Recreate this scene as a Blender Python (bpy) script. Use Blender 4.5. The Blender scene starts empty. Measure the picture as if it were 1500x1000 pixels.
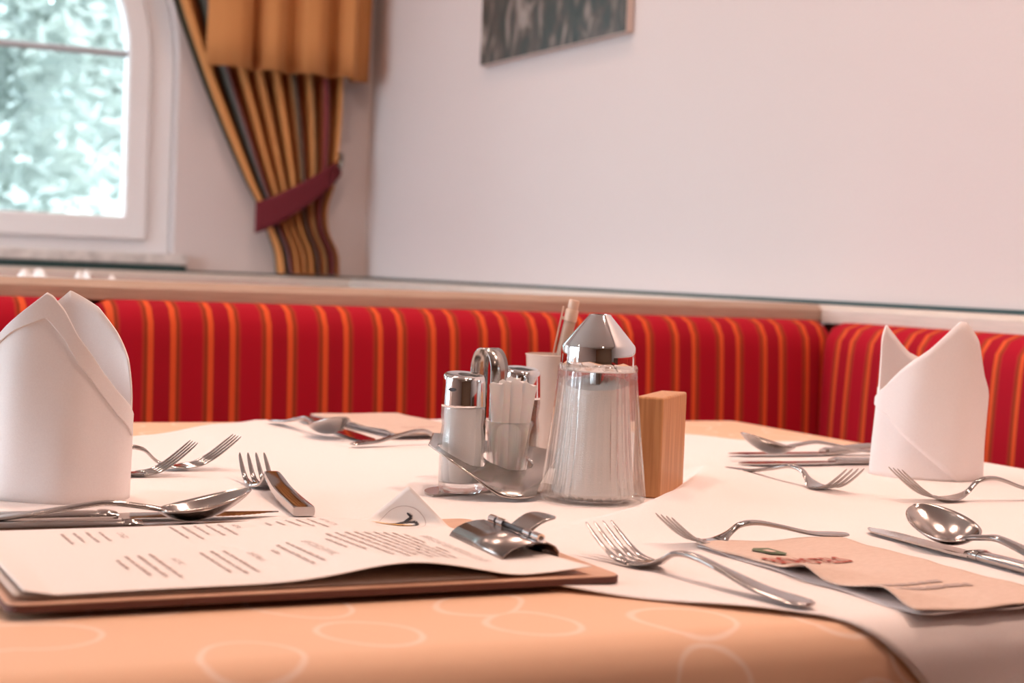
import bpy, bmesh, math, random
from math import sin, cos, pi, radians, sqrt, atan2
from mathutils import Vector, Matrix
random.seed(7)
scn = bpy.context.scene
col = scn.collection

# ------------------------------------------------------------------ camera, world, light, exposure
YAW, PITCH, ROLL = 0.447457, 0.0401655, 0.0397832
fw = Vector((sin(YAW)*cos(PITCH), cos(YAW)*cos(PITCH), -sin(PITCH)))
rt = Vector((cos(YAW), -sin(YAW), 0)); up = rt.cross(fw)
r2 = cos(ROLL)*rt + sin(ROLL)*up; u2 = -sin(ROLL)*rt + cos(ROLL)*up
cd = bpy.data.cameras.new('camera'); cam = bpy.data.objects.new('camera', cd); col.objects.link(cam)
cam.matrix_world = Matrix(((r2.x, u2.x, -fw.x, 0), (r2.y, u2.y, -fw.y, 0), (r2.z, u2.z, -fw.z, .91), (0, 0, 0, 1)))
cd.sensor_width = 36; cd.lens = 57.6; cd.clip_start = .02
cd.dof.use_dof = True; cd.dof.focus_distance = 1.10; cd.dof.aperture_fstop = 10
scn.camera = cam
RD = Vector((cos(YAW), -sin(YAW), 0)); AD = Vector((sin(YAW), cos(YAW), 0))   # level right / away directions

w = bpy.data.worlds.new('world'); scn.world = w; w.use_nodes = True
bg = w.node_tree.nodes['Background']; bg.inputs[0].default_value = (.78, .90, 1, 1); bg.inputs[1].default_value = 9.5
def light(name, kind, loc, power, color, size=.1, target=None, rot=None, spread=None):
    d = bpy.data.lights.new(name, kind); o = bpy.data.objects.new(name, d); col.objects.link(o)
    o.location = loc; d.energy = power; d.color = color
    if kind == 'AREA':
        d.shape = 'DISK'; d.size = size
        if spread: d.spread = spread
    if kind == 'SPOT': d.shadow_soft_size = size
    if target: o.rotation_euler = (Vector(target) - Vector(loc)).to_track_quat('-Z', 'Y').to_euler()
    if rot: o.rotation_euler = rot
    return o
sun = light('sun', 'SUN', (0, -5, 20), 1.6, (1, .96, .88), rot=(radians(42), 0, radians(8))); sun.data.angle = .02
WARM = (1, .70, .57)
for i, (x, y, p) in enumerate([(.75, 1.15, 10), (.10, 1.75, 8), (1.0, 2.7, 6), (.05, 3.1, 5), (-1.5, 1.6, 6), (1.0, .45, 13), (.1, -.9, 4.5)]):  # last entry is an added warm fill behind the camera
    light('ceiling_lamp_and_fill_light', 'AREA', (x, y, 2.54), p, WARM, .16)
scn.view_settings.view_transform = 'Standard'; scn.view_settings.look = 'None'
scn.view_settings.exposure = 0.09; scn.view_settings.gamma = 1; scn.view_settings.use_curve_mapping = False

# ------------------------------------------------------------------ helpers
class MB:
    def __init__(s): s.v = []; s.f = []; s.uv = None
    def add(s, vs, fs):
        n = len(s.v); s.v += [tuple(v) for v in vs]; s.f += [tuple(i+n for i in f) for f in fs]; return s
    def box(s, x0, x1, y0, y1, z0, z1):
        return s.add([(x, y, z) for z in (z0, z1) for y in (y0, y1) for x in (x0, x1)],
                     [(0, 2, 3, 1), (4, 5, 7, 6), (0, 1, 5, 4), (2, 6, 7, 3), (0, 4, 6, 2), (1, 3, 7, 5)])
    def rings(s, rs, cap=True, close=True):
        n = len(rs[0]); b = len(s.v)
        for r in rs: s.v += [tuple(p) for p in r]
        for i in range(len(rs)-1):
            for j in range(n if close else n-1):
                k = (j+1) % n
                s.f.append((b+i*n+j, b+i*n+k, b+(i+1)*n+k, b+(i+1)*n+j))
        if cap:
            s.f.append(tuple(b+j for j in reversed(range(n)))); s.f.append(tuple(b+(len(rs)-1)*n+j for j in range(n)))
        return s
    def lathe(s, prof, n=32, c=(0, 0, 0), cap=True, rf=None):
        return s.rings([[(c[0]+(r*(rf(a, z) if rf else 1))*cos(a), c[1]+(r*(rf(a, z) if rf else 1))*sin(a), c[2]+z)
                         for a in [2*pi*j/n for j in range(n)]] for r, z in prof], cap)
    def tube(s, pts, r, n=8):
        rs = []
        pts = [Vector(p) for p in pts]
        for i, p in enumerate(pts):
            d = (pts[min(i+1, len(pts)-1)] - pts[max(i-1, 0)]).normalized()
            a = d.orthogonal().normalized() if i == 0 else (a - d*a.dot(d)).normalized()
            b = d.cross(a); rr = r[i] if isinstance(r, (list, tuple)) else r
            rs.append([p + rr*(cos(2*pi*j/n)*a + sin(2*pi*j/n)*b) for j in range(n)])
        return s.rings(rs)
    def grid(s, nu, nv, fn, skip=None):
        b = len(s.v)
        for j in range(nv+1):
            for i in range(nu+1): s.v.append(tuple(fn(i/nu, j/nv)))
        for j in range(nv):
            for i in range(nu):
                if skip and skip(i, j): continue
                s.f.append((b+j*(nu+1)+i, b+j*(nu+1)+i+1, b+(j+1)*(nu+1)+i+1, b+(j+1)*(nu+1)+i))
        return s
def obj(name, mb, mat, parent=None, smooth=True, solid=0, bevel=0, sub=0, angle=40, off=0.0, clean=False):
    me = bpy.data.meshes.new(name); me.from_pydata(mb.v, [], mb.f); me.update()
    bm = bmesh.new(); bm.from_mesh(me)
    if clean:
        lv = [v for v in bm.verts if not v.link_faces]; bmesh.ops.delete(bm, geom=lv, context='VERTS')
    bmesh.ops.recalc_face_normals(bm, faces=bm.faces); bm.to_mesh(me); bm.free()
    if smooth:
        for p in me.polygons: p.use_smooth = True
        me.set_sharp_from_angle(angle=radians(angle))
    if mat: me.materials.append(mat)
    o = bpy.data.objects.new(name, me); col.objects.link(o)
    if parent: o.parent = parent
    if solid: m = o.modifiers.new('solidify', 'SOLIDIFY'); m.thickness = solid; m.offset = off
    if bevel: m = o.modifiers.new('bevel', 'BEVEL'); m.width = bevel; m.segments = 3; m.limit_method = 'ANGLE'
    if sub: m = o.modifiers.new('subsurf', 'SUBSURF'); m.levels = sub; m.render_levels = sub
    return o
def tag(o, label=None, cat=None, group=None, kind=None):
    if label: o['label'] = label
    if cat: o['category'] = cat
    if group: o['group'] = group
    if kind: o['kind'] = kind
    return o
def empty(name, loc=(0, 0, 0), rz=0):
    o = bpy.data.objects.new(name, None); col.objects.link(o); o.location = loc; o.rotation_euler = (0, 0, rz); o.empty_display_size = .05; return o
def lerp(t, xs, ys):
    if t <= xs[0]: return ys[0]
    for i in range(len(xs)-1):
        if t <= xs[i+1]:
            k = (t-xs[i])/(xs[i+1]-xs[i]); k = k*k*(3-2*k) if False else k
            return ys[i]+(ys[i+1]-ys[i])*k
    return ys[-1]
def hermite(t, xs, ys):
    if t <= xs[0]: return ys[0]
    if t >= xs[-1]: return ys[-1]
    n = len(xs)
    def m(i):
        a, b = max(i-1, 0), min(i+1, n-1); return (ys[b]-ys[a])/(xs[b]-xs[a])
    for i in range(n-1):
        if t <= xs[i+1]:
            h = xs[i+1]-xs[i]; k = (t-xs[i])/h
            return ((2*k**3-3*k*k+1)*ys[i]+(k**3-2*k*k+k)*h*m(i)+(-2*k**3+3*k*k)*ys[i+1]+(k**3-k*k)*h*m(i+1))
    return ys[-1]

# ------------------------------------------------------------------ materials
def mat(name, color, rough=.5, metal=0, **kw):
    m = bpy.data.materials.new(name); m.use_nodes = True; b = m.node_tree.nodes['Principled BSDF']
    b.inputs['Base Color'].default_value = (*color, 1); b.inputs['Roughness'].default_value = rough; b.inputs['Metallic'].default_value = metal
    for k, v in kw.items(): b.inputs[k].default_value = v
    return m
def nodes(m): return m.node_tree.nodes, m.node_tree.links, m.node_tree.nodes['Principled BSDF']
def tex_coord(m, kind='Object', scale=(1, 1, 1)):
    n, l, b = nodes(m); t = n.new('ShaderNodeTexCoord'); mp = n.new('ShaderNodeMapping'); mp.inputs['Scale'].default_value = scale
    l.new(t.outputs[kind], mp.inputs[0]); return mp.outputs[0]
def noise_color(m, c1, c2, scale, vec_scale=(1, 1, 1), detail=4, lo=.35, hi=.65):
    n, l, b = nodes(m); no = n.new('ShaderNodeTexNoise'); no.inputs['Scale'].default_value = scale; no.inputs['Detail'].default_value = detail
    l.new(tex_coord(m, 'Object', vec_scale), no.inputs[0]); r = n.new('ShaderNodeValToRGB'); l.new(no.outputs[0], r.inputs[0])
    r.color_ramp.elements[0].position = lo; r.color_ramp.elements[1].position = hi
    r.color_ramp.elements[0].color = (*c1, 1); r.color_ramp.elements[1].color = (*c2, 1); l.new(r.outputs[0], b.inputs['Base Color']); return r
def bump(m, scale, strength, dist=.001, vec_scale=(1, 1, 1)):
    n, l, b = nodes(m); no = n.new('ShaderNodeTexNoise'); no.inputs['Scale'].default_value = scale; no.inputs['Detail'].default_value = 3
    l.new(tex_coord(m, 'Object', vec_scale), no.inputs[0]); bp = n.new('ShaderNodeBump'); bp.inputs['Strength'].default_value = strength; bp.inputs['Distance'].default_value = dist
    l.new(no.outputs[0], bp.inputs['Height']); l.new(bp.outputs[0], b.inputs['Normal'])
def fabric(name, c, c2, rough=.85):
    m = mat(name, c, rough); noise_color(m, c, c2, 900, detail=2); bump(m, 1400, .25, .0004); return m

M = {}
M['wall'] = mat('wall_plaster', (.64, .565, .548), .85); bump(M['wall'], 140, .35, .001)
M['wall_wood'] = mat('wall_dark_wood', (.30, .17, .10), .5)
M['ceiling'] = mat('ceiling_white', (.82, .80, .78), .9)
M['floor'] = mat('floor_wood', (.28, .16, .09), .4); noise_color(M['floor'], (.20, .11, .06), (.33, .19, .11), 6, (1, 12, 1))
M['white_frame'] = mat('window_white', (.80, .79, .80), .4)
M['muntin'] = mat('muntin_grey', (.42, .43, .45), .4)
M['sill'] = mat('sill_stone', (.62, .58, .55), .4); noise_color(M['sill'], (.50, .47, .45), (.70, .66, .63), 30)
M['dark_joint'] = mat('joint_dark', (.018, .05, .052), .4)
M['rail_wood'] = mat('rail_beech', (.60, .38, .25), .38); noise_color(M['rail_wood'], (.40, .285, .215), (.48, .35, .27), 18, (1, 25, 25))
M['ledge_light'] = mat('ledge_pale', (.66, .58, .51), .38); noise_color(M['ledge_light'], (.60, .53, .46), (.69, .61, .54), 18, (25, 1, 25))
M['dark_brown'] = mat('bench_dark_wood', (.10, .05, .03), .7)  # even dark brown for bench panels and bases

def stripe_mat(name, axis, phase, period):
    m = mat(name, (.5, 0, 0), .9, **{'Specular IOR Level': .15}); n, l, b = nodes(m)
    t = n.new('ShaderNodeTexCoord'); sp = n.new('ShaderNodeSeparateXYZ'); l.new(t.outputs['Object'], sp.inputs[0])
    a = n.new('ShaderNodeMath'); a.operation = 'SUBTRACT'; a.inputs[1].default_value = phase; l.new(sp.outputs[axis], a.inputs[0])
    d = n.new('ShaderNodeMath'); d.operation = 'DIVIDE'; d.inputs[1].default_value = period; l.new(a.outputs[0], d.inputs[0])
    ad = n.new('ShaderNodeMath'); ad.operation = 'ADD'; ad.inputs[1].default_value = 100.5; l.new(d.outputs[0], ad.inputs[0])
    fr = n.new('ShaderNodeMath'); fr.operation = 'FRACT'; l.new(ad.outputs[0], fr.inputs[0])
    r = n.new('ShaderNodeValToRGB'); l.new(fr.outputs[0], r.inputs[0]); r.color_ramp.interpolation = 'LINEAR'
    RED = (.40, .006, .020); DRED = (.35, .006, .018); OR = (.68, .095, .028); BR = (.26, .038, .013); RB = (.42, .035, .022); MB_ = (.30, .018, .012)
    half = [(.0, DRED), (.115, DRED), (.13, MB_), (.148, OR), (.228, OR), (.245, BR), (.285, BR), (.298, RB), (.32, RB), (.336, RED), (.5, RED)]
    stops = [(.5-p, c) for p, c in reversed(half)] + [(.5+p, c) for p, c in half[1:]]
    e = r.color_ramp.elements; e[0].position = stops[0][0]; e[0].color = (*stops[0][1], 1); e[1].position = 1; e[1].color = (*stops[-1][1], 1)
    for p, c in stops[1:-1]: x = e.new(p); x.color = (*c, 1)
    l.new(r.outputs[0], b.inputs['Base Color']); bump(m, 900, .3, .0006); return m
M['stripe_x'] = stripe_mat('bench_stripes', 0, .742, .0712)
M['stripe_y'] = stripe_mat('bench_stripes_side', 1, 1.83, .0712)

# peach damask tablecloth
M['cloth'] = mat('peach_damask', (.86, .60, .45), .65, **{'Specular IOR Level': .2})
n, l, b = nodes(M['cloth'])
vo = n.new('ShaderNodeTexVoronoi'); vo.voronoi_dimensions = '2D'; vo.inputs['Scale'].default_value = 15; 
tcv = tex_coord(M['cloth'], 'UV'); nz = n.new('ShaderNodeTexNoise'); nz.inputs['Scale'].default_value = 9; nz.inputs['Detail'].default_value = 1; l.new(tcv, nz.inputs[0])
vm = n.new('ShaderNodeVectorMath'); vm.operation = 'MULTIPLY_ADD'; vm.inputs[1].default_value = (.055, .055, 0); l.new(nz.outputs['Color'], vm.inputs[0]); l.new(tcv, vm.inputs[2]); l.new(vm.outputs[0], vo.inputs[0])
s1 = n.new('ShaderNodeMath'); s1.operation = 'SUBTRACT'; s1.inputs[1].default_value = .36; l.new(vo.outputs['Distance'], s1.inputs[0])
s2 = n.new('ShaderNodeMath'); s2.operation = 'ABSOLUTE'; l.new(s1.outputs[0], s2.inputs[0])
rr = n.new('ShaderNodeValToRGB'); l.new(s2.outputs[0], rr.inputs[0])
rr.color_ramp.elements[0].position = .012; rr.color_ramp.elements[0].color = (.84, .62, .49, 1); rr.color_ramp.elements[1].position = .034; rr.color_ramp.elements[1].color = (.79, .50, .33, 1)
l.new(rr.outputs[0], b.inputs['Base Color'])
M['overlay'] = fabric('white_overlay', (.85, .765, .735), (.87, .79, .76), .8)
M['napkin'] = fabric('napkin_white', (.88, .815, .80), (.90, .84, .825), .85)
M['napkin_far'] = fabric('napkin_white_far', (.86, .82, .80), (.88, .85, .83), .85)
M['kraft'] = mat('kraft_paper', (.72, .50, .39), .8); noise_color(M['kraft'], (.63, .46, .37), (.69, .52, .43), 220, (1, 4, 1)); bump(M['kraft'], 250, .4, .0006)
M['kraft_edge'] = mat('kraft_inside', (.70, .62, .60), .8)
M['paper'] = mat('menu_paper', (.83, .755, .71), .6)
M['paper_back'] = mat('menu_paper_under', (.60, .50, .44), .7)
M['ink'] = mat('ink_brown', (.27, .17, .14), .7)
M['ink_soft'] = mat('ink_soft', (.46, .34, .30), .7)
M['ink_black'] = mat('ink_black', (.035, .03, .035), .6)
M['ink_orange'] = mat('ink_orange', (.85, .45, .12), .6)
M['ink_red'] = mat('ink_red', (.36, .045, .02), .7)
M['ink_green'] = mat('ink_green', (.10, .13, .06), .6)
M['board'] = mat('board_brown', (.62, .36, .24), .5); noise_color(M['board'], (.58, .33, .22), (.66, .40, .27), 60)
M['board_edge'] = mat('board_edge_dark', (.12, .04, .03), .6)
def metal(name, c, r, scratch=.0):
    m = mat(name, c, r, 1)
    if scratch: bump(m, 500, scratch, .0004, (1, 6, 1))
    return m
M['steel'] = metal('steel_cutlery', (.46, .43, .415), .10)
M['steel_worn'] = metal('steel_worn', (.46, .42, .40), .17, .14)
M['chrome'] = metal('chrome', (.78, .78, .79), .05)
M['brushed'] = metal('brushed_steel', (.47, .435, .41), .2)
M['clip_metal'] = metal('clip_metal', (.33, .29, .275), .25)
M['dark_metal'] = metal('dark_metal', (.10, .10, .11), .3)
def glass(name, k=.5, tint=(1, 1, 1), ior=1.45):
    m = bpy.data.materials.new(name); m.use_nodes = True; n = m.node_tree.nodes; l = m.node_tree.links; n.remove(n['Principled BSDF'])
    g = n.new('ShaderNodeBsdfGlass'); g.inputs['Roughness'].default_value = .0; g.inputs['IOR'].default_value = ior; g.inputs['Color'].default_value = (*tint, 1)
    t = n.new('ShaderNodeBsdfTransparent'); t.inputs[0].default_value = (*tint, 1); mx = n.new('ShaderNodeMixShader'); mx.inputs[0].default_value = k
    l.new(t.outputs[0], mx.inputs[1]); l.new(g.outputs[0], mx.inputs[2]); l.new(mx.outputs[0], n['Material Output'].inputs[0]); return m
def thin_glass(name, tint=(1, 1, 1), refl=.5):
    m = bpy.data.materials.new(name); m.use_nodes = True; n = m.node_tree.nodes; l = m.node_tree.links; n.remove(n['Principled BSDF'])
    t = n.new('ShaderNodeBsdfTransparent'); t.inputs[0].default_value = (*tint, 1); g = n.new('ShaderNodeBsdfGlossy'); g.inputs['Roughness'].default_value = .02
    fr = n.new('ShaderNodeFresnel'); fr.inputs[0].default_value = 1.45; mx = n.new('ShaderNodeMixShader')
    l.new(fr.outputs[0], mx.inputs[0]); l.new(t.outputs[0], mx.inputs[1]); l.new(g.outputs[0], mx.inputs[2]); l.new(mx.outputs[0], n['Material Output'].inputs[0]); return m
M['glass'] = glass('clear_glass', .42, (.97, .98, .98))
M['glass_thin'] = thin_glass('thin_glass', (.96, .97, .97))
M['pane'] = thin_glass('window_glass', (.95, .98, .98))
M['sugar'] = mat('sugar_grain', (.93, .86, .82), .9); bump(M['sugar'], 1500, .5, .0008)
M['salt'] = mat('salt_grain', (.94, .92, .92), .9); bump(M['salt'], 1500, .4, .0006)
M['pepper'] = mat('pepper_grain', (.14, .07, .04), .9); noise_color(M['pepper'], (.06, .03, .02), (.22, .12, .07), 900)
M['stick_paper'] = mat('stick_paper', (.86, .81, .79), .6, **{'Subsurface Weight': .2})
M['pen_cup'] = mat('pen_cup_plastic', (.72, .58, .50), .25, **{'Transmission Weight': .25})
M['bamboo'] = mat('pen_kraft', (.46, .31, .23), .6)
M['pen_plastic'] = mat('pen_wheat_plastic', (.72, .50, .38), .4)
M['wood_block'] = mat('larch_block', (.62, .30, .12), .45)
noise_color(M['wood_block'], (.50, .215, .075), (.66, .33, .14), 26, (12, 12, .5), 3)
M['orange_cloth'] = mat('valance_cloth', (.52, .215, .065), .8); bump(M['orange_cloth'], 500, .3, .0008); 
M['maroon'] = mat('tieback_maroon', (.13, .008, .016), .9); bump(M['maroon'], 600, .3, .0008)
M['hook'] = metal('hook_metal', (.25, .22, .18), .35)
# curtain stripes from the UV, plus black strips painting shade in the folds
M['curtain'] = mat('curtain_stripes_fold_shade', (.5, .2, .06), .85); n, l, b = nodes(M['curtain'])
t = n.new('ShaderNodeTexCoord'); sp = n.new('ShaderNodeSeparateXYZ'); l.new(t.outputs['UV'], sp.inputs[0]); r = n.new('ShaderNodeValToRGB'); l.new(sp.outputs[0], r.inputs[0])
O_ = (.56, .235, .07); G_ = (.035, .045, .03); GR = (.10, .11, .10); R_ = (.22, .02, .03); D_ = (.30, .10, .03)
st = [(0, G_), (.035, G_), (.045, O_), (.12, O_), (.13, D_), (.15, G_), (.17, GR), (.19, R_), (.215, R_), (.23, O_), (.30, O_), (.31, D_), (.33, O_), (.41, O_), (.425, D_), (.44, G_), (.47, O_), (.545, O_), (.56, D_), (.58, O_), (.63, O_), (.645, G_), (.67, R_), (.69, O_), (.76, O_), (.775, G_), (.80, O_), (.86, O_), (.875, R_), (.90, G_), (.915, O_), (1, O_)]
e = r.color_ramp.elements; e[0].position = 0; e[0].color = (*G_, 1); e[1].position = 1; e[1].color = (*O_, 1)
for p, c in st[1:-1]: x = e.new(p); x.color = (*c, 1)
l.new(r.outputs[0], b.inputs['Base Color'])
M['picture'] = mat('picture_print', (.2, .2, .2), .5); n, l, b = nodes(M['picture'])
no = n.new('ShaderNodeTexNoise'); no.inputs['Scale'].default_value = 11; no.inputs['Detail'].default_value = 5; no.inputs['Distortion'].default_value = 1.6; l.new(tex_coord(M['picture'], 'Object', (1, 1.3, .7)), no.inputs[0])
r = n.new('ShaderNodeValToRGB'); l.new(no.outputs[0], r.inputs[0]); e = r.color_ramp.elements; e[0].position = .30; e[0].color = (.012, .024, .023, 1); e[1].position = .74; e[1].color = (.34, .29, .26, 1)
for p, c in ((.43, (.03, .042, .038)), (.5, (.06, .048, .042)), (.57, (.15, .125, .11))): x = e.new(p); x.color = (*c, 1)
l.new(r.outputs[0], b.inputs['Base Color'])
M['picture_side'] = mat('picture_side', (.62, .48, .42), .6)
M['leaf'] = mat('leaf', (.22, .42, .25), .7, **{'Subsurface Weight': 0}); noise_color(M['leaf'], (.22, .265, .25), (.42, .45, .41), 2.0, detail=2)
n, l, b = nodes(M['leaf']); tr_ = n.new('ShaderNodeBsdfTranslucent'); tr_.inputs[0].default_value = (.36, .42, .37, 1); mx = n.new('ShaderNodeMixShader'); mx.inputs[0].default_value = .45
l.new(b.outputs[0], mx.inputs[1]); l.new(tr_.outputs[0], mx.inputs[2]); l.new(mx.outputs[0], n['Material Output'].inputs[0])
M['hill'] = mat('wooded_hill', (.12, .15, .14), .9); noise_color(M['hill'], (.15, .18, .175), (.24, .27, .25), .9, detail=5)
M['bark'] = mat('bark', (.16, .12, .09), .9)
M['lawn'] = mat('terrace_grey', (.16, .165, .16), .9)

# ------------------------------------------------------------------ the room
WX, WY, X0, Y0, H = 1.5, 4.03, -2.7, -3.4, 2.6
tag(obj('floor', MB().box(X0-.2, WX+.2, Y0-.2, WY+.2, -.1, 0), M['floor'], smooth=False), kind='structure')
tag(obj('ceiling', MB().box(X0-.2, WX+.2, Y0-.2, WY+.2, H, H+.1), M['ceiling'], smooth=False), kind='structure')
tag(obj('wall_right', MB().box(WX, WX+.2, Y0-.2, WY+.2, 0, H), M['wall'], smooth=False), kind='structure')
LW0, LW1 = 1.10, 3.85
mb = MB().box(X0-.2, X0, Y0-.2, LW0, 0, H).box(X0-.2, X0, LW1, WY+.2, 0, H).box(X0-.2, X0, LW0, LW1, 0, .12).box(X0-.2, X0, LW0, LW1, 2.2, H)
tag(obj('wall_left', mb, M['wall'], smooth=False), kind='structure')
for q in range(2):
    ya, yb = LW0+q*(LW1-LW0)/2, LW0+(q+1)*(LW1-LW0)/2
    fr_ = MB()
    for a_, b_, c_, d_ in ((ya+.002, ya+.08, .122, 2.198), (yb-.08, yb-.002, .122, 2.198), (ya+.08, yb-.08, .122, .24), (ya+.08, yb-.08, 2.1, 2.198)): fr_.box(X0-.10, X0-.04, a_, b_, c_, d_)
    wn = tag(obj('window_%d' % (q+3), fr_, M['white_frame'], smooth=False), kind='structure')
    obj('pane', MB().add([(X0-.07, ya+.08, .24), (X0-.07, yb-.08, .24), (X0-.07, yb-.08, 2.1), (X0-.07, ya+.08, 2.1)], [(0, 1, 2, 3)]), M['pane'], wn, smooth=False)
tag(obj('wall_front', MB().box(X0-.2, WX+.2, Y0-.2, Y0, 0, H), M['wall_wood'], smooth=False), kind='structure')
WINS = [.40, -1.25]; HW, RISE, ZB, ZS = .595, .53, .93, 1.417
def arch(cx, hw, rise, zb, n=28):
    return [(cx-hw, zb)] + [(cx-hw*cos(pi*i/n), ZS+rise*sin(pi*i/n)) for i in range(n+1)] + [(cx+hw, zb)]
mb = MB()
edges = [X0-.2]
for y in (WY, WY+.22):
    xs = X0-.2
    for cx in sorted(WINS):
        a = arch(cx, HW, RISE, ZB)
        mb.add([(xs, y, 0), (a[0][0], y, 0), (a[0][0], y, H), (xs, y, H)], [(0, 1, 2, 3)])
        mb.add([(a[0][0], y, 0), (a[-1][0], y, 0), (a[-1][0], y, ZB), (a[0][0], y, ZB)], [(0, 1, 2, 3)])
        p = a[1:-1]
        for i in range(len(p)-1):
            mb.add([(p[i][0], y, p[i][1]), (p[i+1][0], y, p[i+1][1]), (p[i+1][0], y, H), (p[i][0], y, H)], [(0, 1, 2, 3)])
        xs = a[-1][0]
    mb.add([(xs, y, 0), (WX+.2, y, 0), (WX+.2, y, H), (xs, y, H)], [(0, 1, 2, 3)])
for cx in WINS:
    a = arch(cx, HW, RISE, ZB); a2 = a + [a[0]]
    for i in range(len(a2)-1):
        mb.add([(a2[i][0], WY, a2[i][1]), (a2[i+1][0], WY, a2[i+1][1]), (a2[i+1][0], WY+.22, a2[i+1][1]), (a2[i][0], WY+.22, a2[i][1])], [(0, 1, 2, 3)])
tag(obj('wall_back', mb, M['wall'], smooth=False), kind='structure')
def ring_arch(o, i, y0, y1):
    m = MB(); n = len(o)
    for y in (y0, y1):
        m.v += [(p[0], y, p[1]) for p in o] + [(p[0], y, p[1]) for p in i]
    for j in range(n):
        k = (j+1) % n
        m.f += [(j, k, n+k, n+j), (2*n+j, 3*n+j, 3*n+k, 2*n+k), (j, 2*n+j, 2*n+k, k), (n+j, n+k, 3*n+k, 3*n+j)]
    return m
for wi, cx in enumerate(WINS):
    yf = WY+.055
    win = tag(obj('window_%d' % (wi+1), ring_arch(arch(cx, HW-.002, RISE-.002, ZB+.001), arch(cx, .535, RISE-.055, ZB+.03), yf, yf+.06), M['white_frame'], angle=30), kind='structure')
    obj('sash', ring_arch(arch(cx, .5349, RISE-.0551, ZB+.0301), arch(cx, .48, .43, 1.018), yf-.018, yf+.04), M['white_frame'], win, angle=30, bevel=.006)
    g = arch(cx, .482, .432, 1.016); m = MB(); m.v = [(p[0], yf+.01, p[1]) for p in g]; m.f = [tuple(range(len(g)))]
    obj('pane', m, M['pane'], win, smooth=False)
    m = MB().tube([(cx-.478, yf+.004, ZS), (cx+.478, yf+.004, ZS)], .0085); obj('muntin', m, M['muntin'], win)
    for an in (45, 90, 135):
        a = radians(an); m = MB().tube([(cx+.12*cos(a), yf+.004, ZS+.12*sin(a)), (cx+.476*cos(a), yf+.004, ZS+.426*sin(a))], .0075); obj('muntin', m, M['muntin'], win)
    m = MB().tube([(cx+.12*cos(pi*i/12), yf+.004, ZS+.12*sin(pi*i/12)) for i in range(13)], .0075); obj('muntin', m, M['muntin'], win)
    for hz in (1.34, 1.0):
        obj('hinge', MB().lathe([(.004, 0), (.005, .004), (.005, .05 if hz > 1.2 else .016), (.004, .054 if hz > 1.2 else .020)], 10, (cx+.535, yf-.003, hz)), M['white_frame'], win)
    obj('sill', MB().box(cx-HW-.03, cx+HW+.026, WY-.035, WY+.06, .903, .929), M['sill'], win, smooth=False, bevel=.004)
# dark joints between wainscot ledge and wall
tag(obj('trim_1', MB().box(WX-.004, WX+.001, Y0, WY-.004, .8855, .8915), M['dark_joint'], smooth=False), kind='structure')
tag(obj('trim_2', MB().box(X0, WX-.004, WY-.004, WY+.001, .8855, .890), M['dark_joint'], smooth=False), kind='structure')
tag(obj('sill_shadow_trim', MB().box(X0, 1.02, WY-.03, WY-.0045, .8862, .9022), M['dark_joint'], smooth=False), kind='structure')  # dark trim under the sill, also painting in its shadow gap

# ------------------------------------------------------------------ benches
def rail_mb(x0, x1, y0, y1, z1, h, ch, axis):   # board with chamfered front lip; axis 'y' = front faces -y, 'x' = front faces -x
    if axis == 'y':
        pr = [(y0, z1-h), (y0, z1-ch), (y0+ch*1.0, z1), (y1, z1), (y1, z1-h)]
        return MB().rings([[(x, p[0], p[1]) for p in pr] for x in (x0, x1)])
    pr = [(x0, z1-h), (x0, z1-ch), (x0+ch*1.0, z1), (x1, z1), (x1, z1-h)]
    return MB().rings([[(p[0], y, p[1]) for p in pr] for y in (y0, y1)])
def cushion(name, a0, a1, front, back, z0, z1, axis, m, parent, kbul=.012):
    # padded back cushion: bulged front, rounded top and ends
    n, q = 40, 26; mb = MB()
    def pt(u, v):
        e = min(u, 1-u)*(a1-a0); rnd = .022
        ei = 0 if e > rnd else 1-sqrt(max(0, 1-(1-e/rnd)**2))
        ph = v*1.25
        rr_ = .028
        L = z1-z0-rr_
        s = v*(L+rr_*pi/2*1.0+.03)
        if s < L: z = z0+s; d = 0
        elif s < L+rr_*pi/2: t_ = (s-L)/rr_; z = z0+L+rr_*sin(t_); d = rr_*(1-cos(t_))
        else: z = z1; d = rr_+(s-L-rr_*pi/2)
        bul = kbul*sin(pi*min(1, v/.95))*min(1, e/.06)
        dep = front+d+ei*.02-bul*(1 if d < .02 else .2)
        a = a0+u*(a1-a0)
        zz = z - ei*.012*(1 if z > z0+L*.6 else 0)
        return (a, dep, zz) if axis == 'y' else (dep, a, zz)
    mb.grid(n, q, pt); b = len(mb.v)
    return obj(name, mb, m, parent, solid=.012, off=1 if False else 0)
DY = 1.95
div = tag(empty('bench', (0, 0, 0)), 'red striped bench with pale wooden rail across the middle, behind the far table edge', 'bench')
obj('rail', rail_mb(-.22, 1.432, DY, DY+.07, .886, .0245, .008, 'y'), M['rail_wood'], div, smooth=False, bevel=.002)
obj('back_panel', MB().box(-.21, 1.43, DY+.012, DY+.062, .02, .861), M['dark_brown'], div, smooth=False)
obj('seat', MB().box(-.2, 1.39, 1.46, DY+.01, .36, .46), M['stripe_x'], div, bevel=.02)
obj('seat_base', MB().box(-.2, 1.39, 1.50, DY+.01, .0, .36), M['dark_brown'], div, smooth=False)
for a0, a1 in ((-.20, .376), (.380, 1.432)):
    cushion('back_cushion', a0, a1, DY-.045, DY, .47, .8575, 'y', M['stripe_x'], div)
rb = tag(empty('bench', (0, 0, 0)), 'red striped bench along the plain plaster wall, with pale grey ledge above', 'bench')
obj('ledge', rail_mb(1.432, WX-.0045, Y0+.01, WY-.07, .885, .0255, .006, 'x'), M['ledge_light'], rb, smooth=False, bevel=.0015)
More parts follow.
